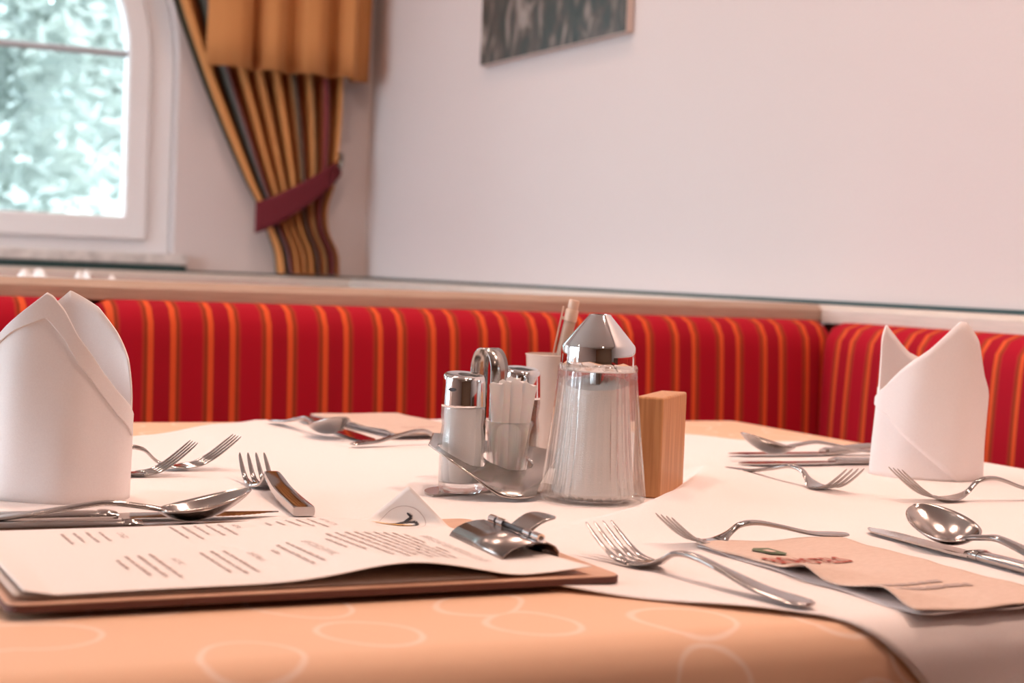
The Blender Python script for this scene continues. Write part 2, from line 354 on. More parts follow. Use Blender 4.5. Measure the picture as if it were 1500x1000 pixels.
obj('back_panel', MB().box(1.444, WX-.006, -1.5, DY+.01, .02, .858), M['dark_brown'], rb, smooth=False)
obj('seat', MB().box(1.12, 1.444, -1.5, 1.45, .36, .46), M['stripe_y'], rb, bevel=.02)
obj('seat_base', MB().box(1.17, 1.444, -1.5, 1.45, 0, .36), M['dark_brown'], rb, smooth=False)
for a0, a1 in ((-.30, .796), (.80, 1.905)):
    cushion('back_cushion', a0, a1, 1.432-.037, 1.432, .47, .8565, 'x', M['stripe_y'], rb)
wb = tag(empty('bench', (0, 0, 0)), 'bench under the arched window, only its brown ledge and a sliver of red showing', 'bench')
obj('ledge', rail_mb(-.6, WX-.005, WY-.07, WY-.0045, .885, .026, .006, 'y'), M['ledge_light'], wb, smooth=False)
obj('back_panel', MB().box(-.59, WX-.1, WY-.055, WY-.006, .02, .858), M['dark_brown'], wb, smooth=False)
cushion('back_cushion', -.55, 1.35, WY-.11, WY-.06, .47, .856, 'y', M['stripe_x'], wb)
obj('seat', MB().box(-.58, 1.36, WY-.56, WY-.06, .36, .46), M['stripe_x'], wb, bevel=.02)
obj('seat_base', MB().box(-.58, 1.36, WY-.52, WY-.06, 0, .36), M['dark_brown'], wb, smooth=False)

# ------------------------------------------------------------------ wall picture
pic = tag(empty('wall_picture', (WX, 2.985, 1.366)), 'unframed dark forest print hanging on the plain plaster wall', 'picture')
obj('canvas', MB().box(-.016, -.002, -.327, .323, 0, .62), M['picture_side'], pic, smooth=False)
obj('print', MB().box(-.0175, -.0162, -.325, .322, .002, .618), M['picture'], pic, smooth=False)

# ------------------------------------------------------------------ curtain
def set_uv(o, fn):
    me = o.data; uv = me.uv_layers.new(name='UVMap')
    for lp in me.loops: uv.data[lp.index].uv = fn(lp.vertex_index)
CY = 3.985
cur = tag(empty('curtain', (0, 0, 0)), 'orange curtain with green and maroon stripes, gathered by a tieback beside the arched window', 'curtain')
ZL = [.892, .95, 1.0, 1.06, 1.12, 1.30, 1.42, 1.55, 1.75, 2.05]
XL = [1.245, 1.235, 1.215, 1.19, 1.155, 1.066, 1.014, .963, .90, .85]
XR = [1.405, 1.40, 1.375, 1.37, 1.385, 1.395, 1.395, 1.395, 1.40, 1.40]
NU, NV = 180, 70
def cpt(u, v):
    z = .892+v*(2.05-.892)
    xl, xr = hermite(z, ZL, XL), hermite(z, ZL, XR)
    wav = sin(2*pi*(8.5*u+.15)+.5*sin(3.1*v)); amp = .020+.012*min(1, abs(z-1.08)/.2)
    x = xl+(xr-xl)*u + .004*sin(2*pi*17*u)*min(1, (xr-xl)/.3)
    return (x, CY+amp*wav*(1 if u > .06 else u/.06), z)
cl_ = obj('cloth', MB().grid(NU, NV, cpt), M['curtain'], cur, angle=80)
set_uv(cl_, lambda i: ((i % (NU+1))/NU, (i//(NU+1))/NV))
mb = MB()
def tpt(u, v):
    x = 1.176+u*(1.405-1.176); zc = 1.028+.135*u**1.25*1.05; hw = .0385-.017*u**2
    return (x, CY-.036-.014*sin(pi*u)+(.03*max(0, u-.8)/.2), zc-hw+2*hw*v)
tie = obj('tieback', mb.grid(24, 6, tpt), M['maroon'], cur, solid=.006)
obj('hook', MB().tube([(1.405, CY+.04, 1.20), (1.405, CY-.01, 1.20), (1.40, CY-.03, 1.185), (1.398, CY-.03, 1.17), (1.402, CY-.012, 1.165)], .0045), M['hook'], tie)
obj('rod', MB().tube([(.2, CY-.02, 2.07), (1.46, CY-.02, 2.07)], .012), M['hook'], cur)
val = tag(empty('valance', (0, 0, 0)), 'short pleated rust orange valance above the tied curtain', 'valance')
VP = [(.985, 0), (1.0, .004), (1.03, .010), (1.07, .012), (1.10, .004), (1.108, -.016), (1.120, -.018), (1.135, .006), (1.165, .012), (1.190, .004), (1.20, -.014), (1.215, -.012), (1.24, .008), (1.275, .012), (1.30, .006), (1.308, -.018), (1.33, -.016), (1.345, .002), (1.372, .010), (1.388, .002), (1.390, -.02), (1.396, -.032), (1.425, -.030), (1.452, -.034)]
VP = [(1.024+(x_-.985)*(1.468-1.024)/(1.452-.985), d_) for x_, d_ in VP]
sx = [p[0] for p in VP]
def vpt(u, v):
    k = u*(len(VP)-1); i = min(int(k), len(VP)-2); t_ = k-i
    x = VP[i][0]+(VP[i+1][0]-VP[i][0])*t_; d = VP[i][1]+(VP[i+1][1]-VP[i][1])*t_
    z = 1.386+v*(2.08-1.386); fl = 1-.35*v
    return (x+.018*v*(1 if x < 1.08 else 0), 3.895-d*2.2*fl, z)
m = MB().grid(84, 8, vpt)
obj('skirt', m, M['orange_cloth'], val, solid=.003, angle=60)

# ------------------------------------------------------------------ outside
tag(obj('terrace_ground', MB().box(-30, 18, -10, 40, -1.4, -1.3), M['lawn'], smooth=False), kind='structure')
HN = 90
tag(obj('hill', MB().grid(HN, 30, lambda u, v: (-45+100*u, 26+30*v, -1.3+11*min(1, v*2.2)*(.8+.2*sin(7*u))+.7*sin(90*u+20*v)*sin(75*v+9*u)*min(1, v*6))), M['hill']), kind='structure')
def tree(x, y, h, r, label, nleaf, ls):
    t_ = tag(empty('tree', (x, y, -1.3)), label, 'tree')
    obj('trunk', MB().tube([(0, 0, 0), (.05, .02, h*.4), (-.04, 0, h*.75), (0, 0, h*.95)], [.16, .13, .09, .03]), M['bark'], t_)
    mb = MB(); cl = [(random.gauss(0, r*.45), random.gauss(0, r*.45), h*(.18+.8*random.random()), r*random.uniform(.25, .5)) for _ in range(38)]
    for _ in range(nleaf):
        c = random.choice(cl); d = Vector((random.gauss(0, 1), random.gauss(0, 1), random.gauss(0, 1))).normalized()*c[3]*random.uniform(.6, 1)
        p = Vector(c[:3])+d; a = Vector((random.gauss(0, 1), random.gauss(0, 1), random.gauss(0, .6))).normalized(); b_ = a.orthogonal().normalized()
        s_ = ls*random.uniform(.6, 1.2)
        mb.add([p-a*s_, p+b_*s_*.45, p+a*s_, p-b_*s_*.45], [(0, 1, 2, 3)])
    f = obj('foliage', mb, M['leaf'], t_, smooth=False); f['kind'] = 'stuff'
tree(1.15, 9.5, 5.0, 1.3, 'pale sunlit leafy tree seen through the left half of the window', 12000, .085)
tree(3.3, 14.5, 6.4, 1.8, 'bluish green tree further back, seen at the right side of the window', 12000, .11)
tree(-1.2, 17.5, 5.0, 1.7, 'leafy tree outside the window, mostly beyond its left edge', 4500, .15)

# ------------------------------------------------------------------ table with cloths
TX0, TX1, TY0, TY1, TZ = .045, 1.07, .640, 1.62, .75
tab = tag(empty('dining_table', (.5575, 1.13, 0)), 'square dining table under the peach tablecloth in front of the striped benches', 'table')
obj('table_top', MB().box(-.51, .51, -.49, .49, .715, .7465), M['rail_wood'], tab, smooth=False, bevel=.004)
for sx_ in (-1, 1):
    for sy_ in (-1, 1): obj('leg', MB().box(sx_*.44-.03, sx_*.44+.03, sy_*.42-.03, sy_*.42+.03, 0, .715), M['rail_wood'], tab, smooth=False, bevel=.004)
R = .020
def drape(u, v, dz, R_=R):
    cx_ = min(max(u, TX0), TX1); cy_ = min(max(v, TY0), TY1); dx, dy = u-cx_, v-cy_; d = sqrt(dx*dx+dy*dy)
    if d < 1e-9: return Vector((u, v, TZ+dz)), 0
    ex, ey = dx/d, dy/d; rr_ = R_+dz
    if d < rr_*pi/2: a = d/rr_; return Vector((cx_+ex*rr_*sin(a), cy_+ey*rr_*sin(a), TZ+dz-rr_*(1-cos(a)))), d
    h = d-rr_*pi/2
    wob = .006*min(1, h/.08)*(1+sin(34*(u-v)+1.0))
    return Vector((cx_+ex*(rr_+wob), cy_+ey*(rr_+wob), TZ+dz-rr_-h)), d
NC = 150
U0, U1, V0, V1 = TX0-.30, TX1+.30, TY0-.30, TY1+.30
tc = obj('tablecloth', MB().grid(NC, NC, lambda a, b_: drape(U0+(U1-U0)*a, V0+(V1-V0)*b_, 0)[0]), M['cloth'], angle=180)
set_uv(tc, lambda i: ((U0+(U1-U0)*(i % (NC+1))/NC), (V0+(V1-V0)*(i//(NC+1))/NC)))
tag(tc, 'peach tablecloth with pale swirl pattern draped over the near table', 'tablecloth')
RIDGE = [((.50, .920), .002), ((.552, .940), .0085), ((.592, .975), .0105), ((.63, 1.010), .0105), ((.683, 1.077), .010), ((.725, 1.135), .008), ((.752, 1.185), .003), ((.77, 1.22), .0)]
def ridge(x, y):
    best = 0
    for (p, h0), (q, h1) in zip(RIDGE, RIDGE[1:]):
        dx, dy = q[0]-p[0], q[1]-p[1]; t_ = max(0, min(1, ((x-p[0])*dx+(y-p[1])*dy)/(dx*dx+dy*dy)))
        ox, oy = x-(p[0]+dx*t_), y-(p[1]+dy*t_); side = ox*dy-oy*dx       # gentle slope on the near side, steep on the far side
        d = sqrt(ox*ox+oy*oy); wd = .045 if side > 0 else .010
        best = max(best, (h0+(h1-h0)*t_)*math.exp(-(d/wd)**2))
    return best
NO = 190; S_ = .4315; OC = (.605, 1.125)
def ov(a, b_):
    p, q = (a*2-1)*S_, (b_*2-1)*S_
    u = OC[0]+(p-q)/sqrt(2); v = OC[1]+(p+q)/sqrt(2)
    e = min(S_-abs(p), S_-abs(q)); lift = (.0012+.0010*sin(p*40+q*17)+.0010*sin(q*55+1))*math.exp(-(e/.02)**2)
    P, d = drape(u, v, .0018)
    ck = .5*sin(38*u+11*v)*sin(23*v-9*u+1)
    if d == 0: P.z += lift+ridge(u, v)+.0006*ck*0 + .0006*(1+sin(30*u-22*v))*.3
    return P
ovl = obj('overlay_cloth', MB().grid(NO, NO, ov), M['overlay'], angle=180, solid=.0007)
tag(ovl, 'plain white square overlay cloth laid cornerwise over the peach tablecloth', 'tablecloth')
ZT = TZ+.0026   # height that things stand at on the overlay

# ------------------------------------------------------------------ napkins
def napkin_sheet(par, name, c, Rr, ths, tops, bots=None, lean=.05, n=110, m=16, dr=0, mt='napkin', flare=.0, sx_=1.0):
    th0, th1 = ths[0], ths[-1]
    def pt(u, v):
        th = th0+(th1-th0)*u; ht = lerp(th, ths, tops)
        hb = 0 if bots is None else lerp(th, bots[0], bots[1])
        z = hb+(ht-hb)*v; a = radians(th); zz = z/.14
        rad = (Rr+dr)*(1-lean*zz*zz+flare*(1-zz)**3)+.0012*sin(3*a+5*zz)+.0008*sin(7*a-3*zz)
        ya = rad*.78
        p = Vector(c)+RD*(rad*sin(a)*sx_)-AD*(ya*cos(a)); p.z = c[2]+z
        return p - Vector(par.location)
    return obj(name, MB().grid(n, m, pt), M[mt], par, solid=.0014, angle=180)
def local(o): return o
nl = tag(empty('napkin', (.200, 1.10, ZT)), 'folded white napkin standing beside the two crossed forks, near the menu', 'napkin', 'folded standing napkins')
cN = (.200, 1.10, ZT)
napkin_sheet(nl, 'front_fold', cN, .047, [-120, -90, -57, -27, -2, 3, 13, 24, 44, 62, 85, 100], [.060, .079, .1000, .1185, .1350, .1330, .124, .108, .087, .072, .057, .045])
_h = [-57, -27, -2, 3, 13, 24, 44, 62, 85]; _t = [.0995, .118, .1345, .1325, .1235, .1075, .0865, .0715, .0565]
napkin_sheet(nl, 'hem', cN, .047, _h, _t, (_h, [a_-b_ for a_, b_ in zip(_t, (.004, .008, .016, .018, .018, .017, .015, .015, .014))]), dr=.0014)
napkin_sheet(nl, 'back_fold', cN, .0455, [95, 110, 119, 138, 161, 187, 200, 225, 250, 270], [.050, .075, .0915, .108, .125, .1355, .126, .106, .085, .06], lean=.03)
napkin_sheet(nl, 'wrap_fold', cN, .047, [-140, -110, -80, -58, -44], [.055, .06, .056, .038, .004], dr=.002, lean=.02)
cR = (.932, 1.110, ZT)
nr = tag(empty('napkin', cR), 'folded white napkin with two peaks behind the big fork at the corner of the benches', 'napkin', 'folded standing napkins')
napkin_sheet(nr, 'back_fold', cR, .0445, [-255, -230, -200, -166, -142, -125, -105, -85, -70], [.05, .075, .092, .104, .119, .1275, .108, .072, .05], lean=.02)
napkin_sheet(nr, 'front_fold', cR, .0447, [-84, -62, -36, -13.5, 5, 18, 25, 42, 60, 80, 105], [.066, .077, .095, .1095, .124, .134, .1335, .118, .088, .068, .05],
             ([-84, -60, -30, 0, 19, 105], [.060, .052, .032, .012, .0, .0]), lean=.03, dr=.0034)
napkin_sheet(nr, 'inner_fold', cR, .0435, [0, 15, 28, 45, 62, 80], [.10, .118, .1335, .121, .088, .06], lean=.03)
napkin_sheet(nr, 'base_fold', cR, .0447, [-125, -84, -60, -30, 0, 30], [.075, .068, .062, .050, .040, .030], lean=.0, flare=.03)
def small_napkin(x, y, zt, label, k=1.0, rot=0):
    c = (x, y, zt); o = tag(empty('napkin', c), label, 'napkin', 'folded napkins on the table beyond the bench')
    napkin_sheet(o, 'front_fold', c, .040*k, [-110, -60, -15+rot, 5+rot, 50, 110], [.07, .100, .138, .130, .08, .06], mt='napkin_far', n=20, m=6)
    napkin_sheet(o, 'back_fold', c, .038*k, [95, 135, 165+rot, 185+rot, 230, 265], [.06, .095, .134, .139, .09, .06], mt='napkin_far', n=20, m=6)
BT = tag(empty('dining_table', (.10, 2.95, 0)), 'white clothed table hidden behind the bench rail, below the window', 'table')
obj('table_top', MB().box(-.75, .75, -.40, .40, .72, .746), M['rail_wood'], BT, smooth=False)
obj('cloth', MB().box(-.76, .76, -.41, .41, .60, .752), M['overlay'], BT, bevel=.01)
for a_ in (-1, 1):
    for b_ in (-1, 1): obj('leg', MB().box(a_*.68-.03, a_*.68+.03, b_*.33-.03, b_*.33+.03, 0, .60), M['rail_wood'], BT, smooth=False)
small_napkin(.475, 2.90, .7525, 'white napkin tip at the left of those peeking over the wooden rail', 1.0)
small_napkin(.575, 2.98, .7525, 'peach lit napkin tip over the wooden rail, second from left', .55)
small_napkin(.600, 2.88, .7525-.0, 'smallest napkin tip over the wooden rail, rightmost of them', .6) if False else None
c = (.61, 2.88, .7525); sn = tag(empty('napkin', c), 'smallest white napkin tip, just clearing the wooden rail nearest the curtain', 'napkin', 'folded napkins on the table beyond the bench')
napkin_sheet(sn, 'front_fold', c, .032, [-110, -40, 0, 50, 110], [.06, .10, .133, .095, .06], mt='napkin_far', n=20, m=6)
napkin_sheet(sn, 'back_fold', c, .030, [95, 140, 180, 220, 265], [.06, .09, .118, .09, .06], mt='napkin_far', n=20, m=6)

# ------------------------------------------------------------------ cutlery
def sec(x, z, w_, t_, n=12, e=2.6, yoff=0):
    out = []
    for j in range(n):
        a = 2*pi*j/n; ca, sa = cos(a), sin(a)
        out.append((x, yoff+w_/2*math.copysign(abs(ca)**(2/e), ca), z+t_/2*math.copysign(abs(sa)**(2/e), sa)))
    return out
def loft(st, n=12, e=2.6, k=5, yoff=None):
    xs = [s[0] for s in st]; m = MB(); rs = []
    N = (len(st)-1)*k
    for i in range(N+1):
        x = lerp(i/k, list(range(len(st))), xs)
        rs.append(sec(x, hermite(x, xs, [s[1] for s in st]), max(.0003, hermite(x, xs, [s[2] for s in st])), max(.0003, hermite(x, xs, [s[3] for s in st])), n, e, 0 if yoff is None else hermite(x, xs, yoff)))
    return m.rings(rs)
def place(o, A, B, roll=0, pitch=0, dz=0):
    A = Vector(A); B = Vector(B); d = B-A
    o.location = A+Vector((0, 0, dz)); o.rotation_euler = (roll, -pitch, atan2(d.y, d.x))
    return o
def fork(L, label, group, hw=.017, square=False, lift=1.0, m='steel'):
    o = empty('fork'); tag(o, label, 'fork', group); k = L/.17
    if square:
        st = [(0, .0035, .014, .006), (.004, .0036, .0145, .0065), (.06*k, .0065, .0135, .006), (.095*k, .012, .0115, .0055), (.102*k, .0125, .010, .005), (.107*k, .010, .009, .004), (.114*k, .004, .012, .003), (.122*k, .0018, .021, .0022), (.132*k, .0020, .023, .002)]
        e = 6
    else:
        st = [(0, .0030, hw*.35, .0018), (.002*k, .0030, hw*.72, .0022), (.010*k, .0032, hw, .0026), (.035*k, .0045, hw*.82, .0028), (.065*k, .0095, hw*.46, .0030), (.088*k, .0125*lift, .0062, .0034), (.103*k, .0112*lift, .0058, .0034), (.112*k, .0065, .0075, .003), (.120*k, .0028, .0165, .0022), (.127*k, .0018, .0215, .002), (.134*k, .0020, .0225, .0018)]
        e = 2.4
    obj('handle', loft(st, e=e), M[m], o, angle=50)
    for i in range(4):
        y = (i-1.5)*.0060
        ts = [(.131*k, .0020, .0048, .0018), (.142*k, .0032, .0042, .0017), (.152*k, .0072, .0036, .0016), (.161*k, .0125, .003, .0014), (.168*k, .0170, .0022, .0012), (.1705*k, .0188, .0008, .0008)]
        ts = [(a, (b_-.002)*lift+.002, c_, d_) for a, b_, c_, d_ in ts]
        obj('tine', loft(ts, n=8, e=3, k=3, yoff=[y*1.0, y*1.02, y*1.04, y*1.04, y*1.02, y*1.0]), M[m], o, angle=60)
    return o
def spoon(L, label, group, bw=.034, bl=.056, m='steel'):
    o = empty('spoon'); tag(o, label, 'spoon', group); k = L/.18; x0 = L-bl
    st = [(0, .0030, .006, .0018), (.002*k, .0030, .012, .0022), (.010*k, .0032, .0165, .0026), (.040*k, .0050, .0125, .0028), (.075*k, .0098, .0075, .0032), (.095*k, .0118, .0060, .0036), (x0-.008, .0092, .0062, .0034), (x0+.002, .0075, .009, .003), (x0+.006, .0066, .010, .0022)]
    obj('handle', loft(st, e=2.4), M[m], o, angle=50)
    def bp(u, v):
        t_ = u; x = x0+bl*t_
        wd = bw/2*(max(0, 1-(2*t_-1)**2)**.5)*(1.04-.16*(t_-.5)) if 0 < t_ < 1 else .0006
        y = (2*v-1)*max(wd, .0006)
        zr = .0072+.0118*(t_)**1.45
        dep = .0098*(sin(pi*min(1, max(0, t_)))**.75)
        return (x, y, zr-dep*(1-(2*v-1)**2))
    bo = obj('bowl', MB().grid(36, 18, bp), M['steel_worn'], o, solid=.0011, angle=180)
    return o
def knife(L, hl, label, group, serr=False, bw=.018, hw=.016, tip='round', m='steel', ht=.0062, curve=0):
    o = empty('knife'); tag(o, label, 'knife', group)
    st = [(0, .0034, hw*.6, ht*.6), (.003, .0034, hw*.95, ht*.9), (.02, .0034+curve*.5, hw, ht), (hl*.6, .0034+curve, hw*.86, ht), (hl*.92, .0034+curve*.3, hw*.80, ht*.95), (hl, .0034, hw*.74, ht*.85)]
    obj('handle', loft(st, e=2.6), M[m], o, angle=50)
    obj('bolster', loft([(hl-.003, .0036, hw*.80, ht*1.02), (hl+.002, .0036, hw*.86, ht*1.06), (hl+.008, .0034, hw*.80, ht*.7)], e=2.6), M[m], o, angle=50)
    mb = MB(); N = 60; rs = []
    for i in range(N+1):
        t_ = i/N; x = hl+.004+(L-hl-.004)*t_
        top = bw*.5*min(1, .75+t_*2); bot = -bw*.5*min(1, .7+t_*3)
        if tip == 'round':
            if t_ > .86: q = (t_-.86)/.14; f_ = sqrt(max(0, 1-q*q)); bot = -bw*.5*f_*.9; top = bw*.5*(f_*.35+.65*(1-q*.9))*(1 if q < .98 else .2)
        else:
            if t_ > .6: q = (t_-.6)/.4; bot = -bw*.5+(bw*.85)*q**1.7; top = bw*.5-bw*.12*q
        if serr and .35 < t_ < .93: bot += .0014*(i % 2)
        if top-bot < .0006: top = bot+.0006
        th = .0016*(1-.5*t_)
        rs.append([(x, bot, .0026), (x, (top+bot)/2, .0026+th*.6), (x, top, .0026+th*.5), (x, top, .0026-th*.5), (x, (top+bot)/2, .0026-th*.6)])
    obj('blade', mb.rings(rs), M[m], o, angle=30)
    return o
GF, GK, GS = 'forks laid on the table', 'knives laid on the table', 'spoons laid on the table'
# near diner
place(fork(.170, 'large fork left of the nearest kraft pouch, its tines pointing away', GF, m='steel_worn'), (.4785, .650, ZT), (.456, .795, ZT))
place(fork(.136, 'slim dessert fork lying crosswise above the end of the nearest kraft pouch', GF, hw=.013), (.640, .834, ZT), (.509, .832, ZT))
place(knife(.215, .105, 'round tipped serrated knife under the shiny spoon, beside the nearest kraft pouch', GK, True), (.6655, .640, ZT), (.6735, .852, ZT))
place(spoon(.172, 'shiny spoon whose bowl faces up on the round tipped serrated knife', GS), (.664, .640, ZT+.003), (.6775, .81, ZT), roll=-.22, pitch=.016)
# right diner
place(fork(.185, 'big fork in front of the two peaked napkin, its tines raised', GF, lift=1.35), (.975, .955, ZT), (.80, .975, ZT))
place(fork(.152, 'slim fork lying between the two knives and the big raised fork', GF, hw=.012, lift=1.1, m='steel'), (.7615, 1.160, ZT), (.779, 1.008, ZT))
place(knife(.215, .105, 'table knife with arched handle, farther one of the pair beside the two peaked napkin', GK, False, curve=.004, ht=.008), (1.045, 1.253, ZT), (.833, 1.262, ZT))
place(knife(.21, .105, 'table knife with straight handle, nearer one of the pair beside the two peaked napkin', GK, False), (1.005, 1.186, ZT), (.805, 1.192, ZT))
place(spoon(.175, 'spoon propped tip up on the two knives beside the two peaked napkin', GS), (.985, 1.222, ZT+.003), (.818, 1.212, ZT), pitch=.03)
# left diner
place(spoon(.180, 'long spoon propped over two knives in front of the single peaked napkin', GS), (.108, .962, ZT+.0035), (.289, .957, ZT), pitch=.0)
place(knife(.225, .115, 'slim pointed knife along the upper edge of the menu', GK, False, tip='point', ht=.0075), (.098, .957, ZT), (.322, .944, ZT), roll=.0)
place(knife(.215, .105, 'pointed steak knife with serrated edge, behind the slim pointed knife and spoon', GK, True, tip='point'), (.102, .996, ZT), (.316, .985, ZT))
place(fork(.188, 'square handled fork behind the menu, tines pointing to the bench', GF, square=True), (.331, .983, ZT), (.352, 1.17, ZT))
place(fork(.175, 'fork half hidden by the single peaked napkin, the left of the two whose tines rise', GF, lift=1.35), (.140, 1.185, ZT), (.311, 1.196, ZT))
place(fork(.185, 'fork half hidden by the single peaked napkin, the right of the two with higher handle', GF, lift=1.35), (.172, 1.216, ZT+.001), (.352, 1.228, ZT))
# far diner
place(spoon(.175, 'spoon at the far table edge, its bowl towards us', GS), (.4975, 1.585, ZT), (.507, 1.415, ZT), pitch=.02)
place(fork(.14, 'dessert fork poking out from under the far kraft pouch', GF, hw=.012), (.500, 1.362, ZT), (.640, 1.398, ZT))
place(knife(.21, .105, 'thin knife beside the far kraft pouch and the far spoon', GK, False), (.535, 1.60, ZT), (.530, 1.40, ZT))

# ------------------------------------------------------------------ kraft pouches
def pouch(name_loc, ang, W_, L_, label, prints, amp=1.0):
    o = tag(empty('paper_pouch', name_loc, ang), label, 'paper pouch')
    def zt(x, y):   # x across, y along (0 = far end)
        ly = -y
        b_ = .0060*math.exp(-((ly-.108)/.015)**2)+.0065*math.exp(-((ly-.172)/.020)**2)
        return .0022+amp*(b_*max(.03, 1-x/(.40*W_))+.0006*sin(x*90+ly*12)+.0002*sin(ly*180))+.0002*sin(ly*60+1)
    def top(u, v): x, y = W_*u, -L_*v; return (x+.002*sin(y*70), y+.0012*sin(x*110), zt(x, y))
    obj('front_sheet', MB().grid(24, 44, top), M['kraft'], o, solid=.0006, angle=180)
    obj('back_sheet', MB().grid(12, 22, lambda u, v: (W_*u, -L_*v, .0006+.0005*sin(30*u+20*v)*amp)), M['kraft_edge'], o, solid=.0004, angle=180)
    if prints: prints(o, zt)
    return o
def text_mesh(s, size, fnz, mt, parent, name, x, y, zoff=.0006, sx_=1.0, ext=.0):
    cu = bpy.data.curves.new('t', 'FONT'); cu.body = s; cu.size = size; cu.align_x = 'LEFT'; cu.resolution_u = 3; cu.offset = size*.022
    to = bpy.data.objects.new('t', cu); col.objects.link(to); dg = bpy.context.evaluated_depsgraph_get()
    me = bpy.data.meshes.new_from_object(to.evaluated_get(dg)); bpy.data.objects.remove(to); bpy.data.curves.remove(cu)
    for v in me.vertices:
        px, py = x+v.co.x*sx_, y+v.co.y; v.co = (px, py, fnz(px, py)+zoff)
    me.materials.append(mt); me.name = name; o = bpy.data.objects.new(name, me); col.objects.link(o); o.parent = parent; return o
def scribble(mb, x, y, dx, h, fnz, words=None, zo=.0005):
    # a printed line too small to read: word-long marks along +x
    e = x+dx
    while x < e-.001:
        wl = random.uniform(.004, .012); x1 = min(x+wl, e)
        n = max(1, int((x1-x)/.004))
        for i in range(n):
            a, b_ = x+(x1-x)*i/n, x+(x1-x)*(i+1)/n
            mb.add([(a, y, fnz(a, y)+zo), (b_, y, fnz(b_, y)+zo), (b_, y+h, fnz(b_, y+h)+zo), (a, y+h, fnz(a, y+h)+zo)], [(0, 1, 2, 3)])
        x = x1+.0016
def near_print(o, zt):
    text_mesh('BIO', .0300, zt, M['ink_red'], o, 'lettering', .0045, -.080, .0010, sx_=.34)
    text_mesh('HOTELS', .0260, zt, M['ink_red'], o, 'lettering', .0205, -.079, .0010, sx_=.38)
    mb = MB(); cx_, cy_ = .0225, -.042
    pts = [(-.009, .004), (-.003, .011), (.008, .012), (.009, -.006), (.005, -.010), (-.004, -.008)]
    mb.add([(cx_+p[0], cy_+p[1], zt(cx_+p[0], cy_+p[1])+.0012) for p in pts], [tuple(range(6))]); em_ = obj('leaf_emblem', mb, M['ink_green'], o, smooth=False)
    pts = [(-.004, .001), (.002, .004), (.004, -.003), (-.001, -.005)]
    mb = MB().add([(cx_+p[0], cy_+p[1], zt(cx_+p[0], cy_+p[1])+.0015) for p in pts], [(0, 1, 2, 3)]); obj('leaf_cutout', mb, M['kraft'], em_, smooth=False)
    mb = MB(); scribble(mb, .022, -.146, .042, .0058, zt, zo=.0008); scribble(mb, .024, -.158, .050, .0058, zt, zo=.0008); tag(obj('small_print', mb, M['ink_soft'], o, smooth=False), kind='stuff')
pouch((.525, .828, ZT), radians(0), .106, .203, 'kraft paper pouch at the near table edge, printed with a green leaf', near_print)
def far_print(o, zt):
    mb = MB(); scribble(mb, .03, -.15, .04, .002, zt, zo=.0007); obj('small_print', mb, M['ink_red'], o, smooth=False)
pouch((.548, 1.618, ZT+.0035), radians(5), .10, .20, 'kraft paper pouch at the far table edge, in front of the striped bench', far_print, .25)

# ------------------------------------------------------------------ menu on a clipboard
BX0, BX1, BY0, BY1 = .1125, .4215, .7335, .932
def rrect(x0, x1, y0, y1, r, n=6):
    out = []
    for cx_, cy_, a0 in ((x1-r, y1-r, 0), (x0+r, y1-r, 90), (x0+r, y0+r, 180), (x1-r, y0+r, 270)):
        out += [(cx_+r*cos(radians(a0+90*i/n)), cy_+r*sin(radians(a0+90*i/n))) for i in range(n+1)]
    return out
cbd = tag(empty('clipboard', (0, 0, 0)), 'brown clipboard with a metal clip, holding the menu at the near left of the table', 'clipboard')
rp = rrect(BX0, BX1, BY0, BY1, .008); ZBd = TZ+.0035
obj('board', MB().rings([[(x, y, z) for x, y in rp] for z in (ZBd, ZBd+.0030)]), M['board_edge'], cbd, smooth=False)
obj('board_face', MB().rings([[(x, y, z) for x, y in rrect(BX0+.0006, BX1-.0006, BY0+.0006, BY1-.0006, .008)] for z in (ZBd+.0030, ZBd+.0036)]), M['board'], cbd, smooth=False)
ZP = ZBd+.0040
def mz(x, y):
    ny = max(0, min(1, (BY1-.01-y)/.19))      # 0 far .. 1 near
    b_ = .0085*math.exp(-((x-.305)/.042)**2)*(.25+.75*ny)
    e = .0015+.0025*math.exp(-((x-.41)/.02)**2)*ny - .0012*math.exp(-((x-.362)/.016)**2)
    cl = .004*max(0, 1-(x-.115)/.02) if x < .135 else 0
    return ZP+e+b_*1.0+.0012*ny*math.exp(-((x-.2)/.08)**2)+cl*ny
PX0, PX1, PY0, PY1 = .1205, .4065, .7400, .925
menu = tag(empty('menu_sheet', (0, 0, 0)), 'printed white menu sheet under the clip, its far corner folded up', 'menu')
PXF = .385; FA, FB = Vector((.346, PY1)), Vector((.3875, PY1-.039))       # fold line of the lifted corner
fd = (FB-FA).normalized(); fn_ = Vector((-fd.y, fd.x)); fn_ = fn_ if fn_.dot(Vector((PX1, PY1))-FA) > 0 else -fn_
FANG = radians(82)
def mpt(x, y, zo=0):
    s = (Vector((x, y))-FA).dot(fn_)
    if s <= 0: return Vector((x, y, mz(x, y)+zo))
    base = Vector((x, y))-fn_*s; rb_ = .006; a = s/rb_
    if a < FANG: p2 = base+fn_*rb_*sin(a); z = rb_*(1-cos(a)); nx, nz = -sin(a), cos(a)
    else: k = s-rb_*FANG; p2 = base+fn_*(rb_*sin(FANG)+k*cos(FANG)); z = rb_*(1-cos(FANG))+k*sin(FANG); nx, nz = -sin(FANG), cos(FANG)
    return Vector((p2.x+fn_.x*nx*zo, p2.y+fn_.y*nx*zo, mz(base.x, base.y)+z+nz*zo))
obj('sheet', MB().grid(110, 70, lambda u, v: mpt(PX0+(PX1+(PXF-PX1)*v-PX0)*u, PY0+(PY1-PY0)*v)), M['paper'], menu, solid=.0003, angle=180)
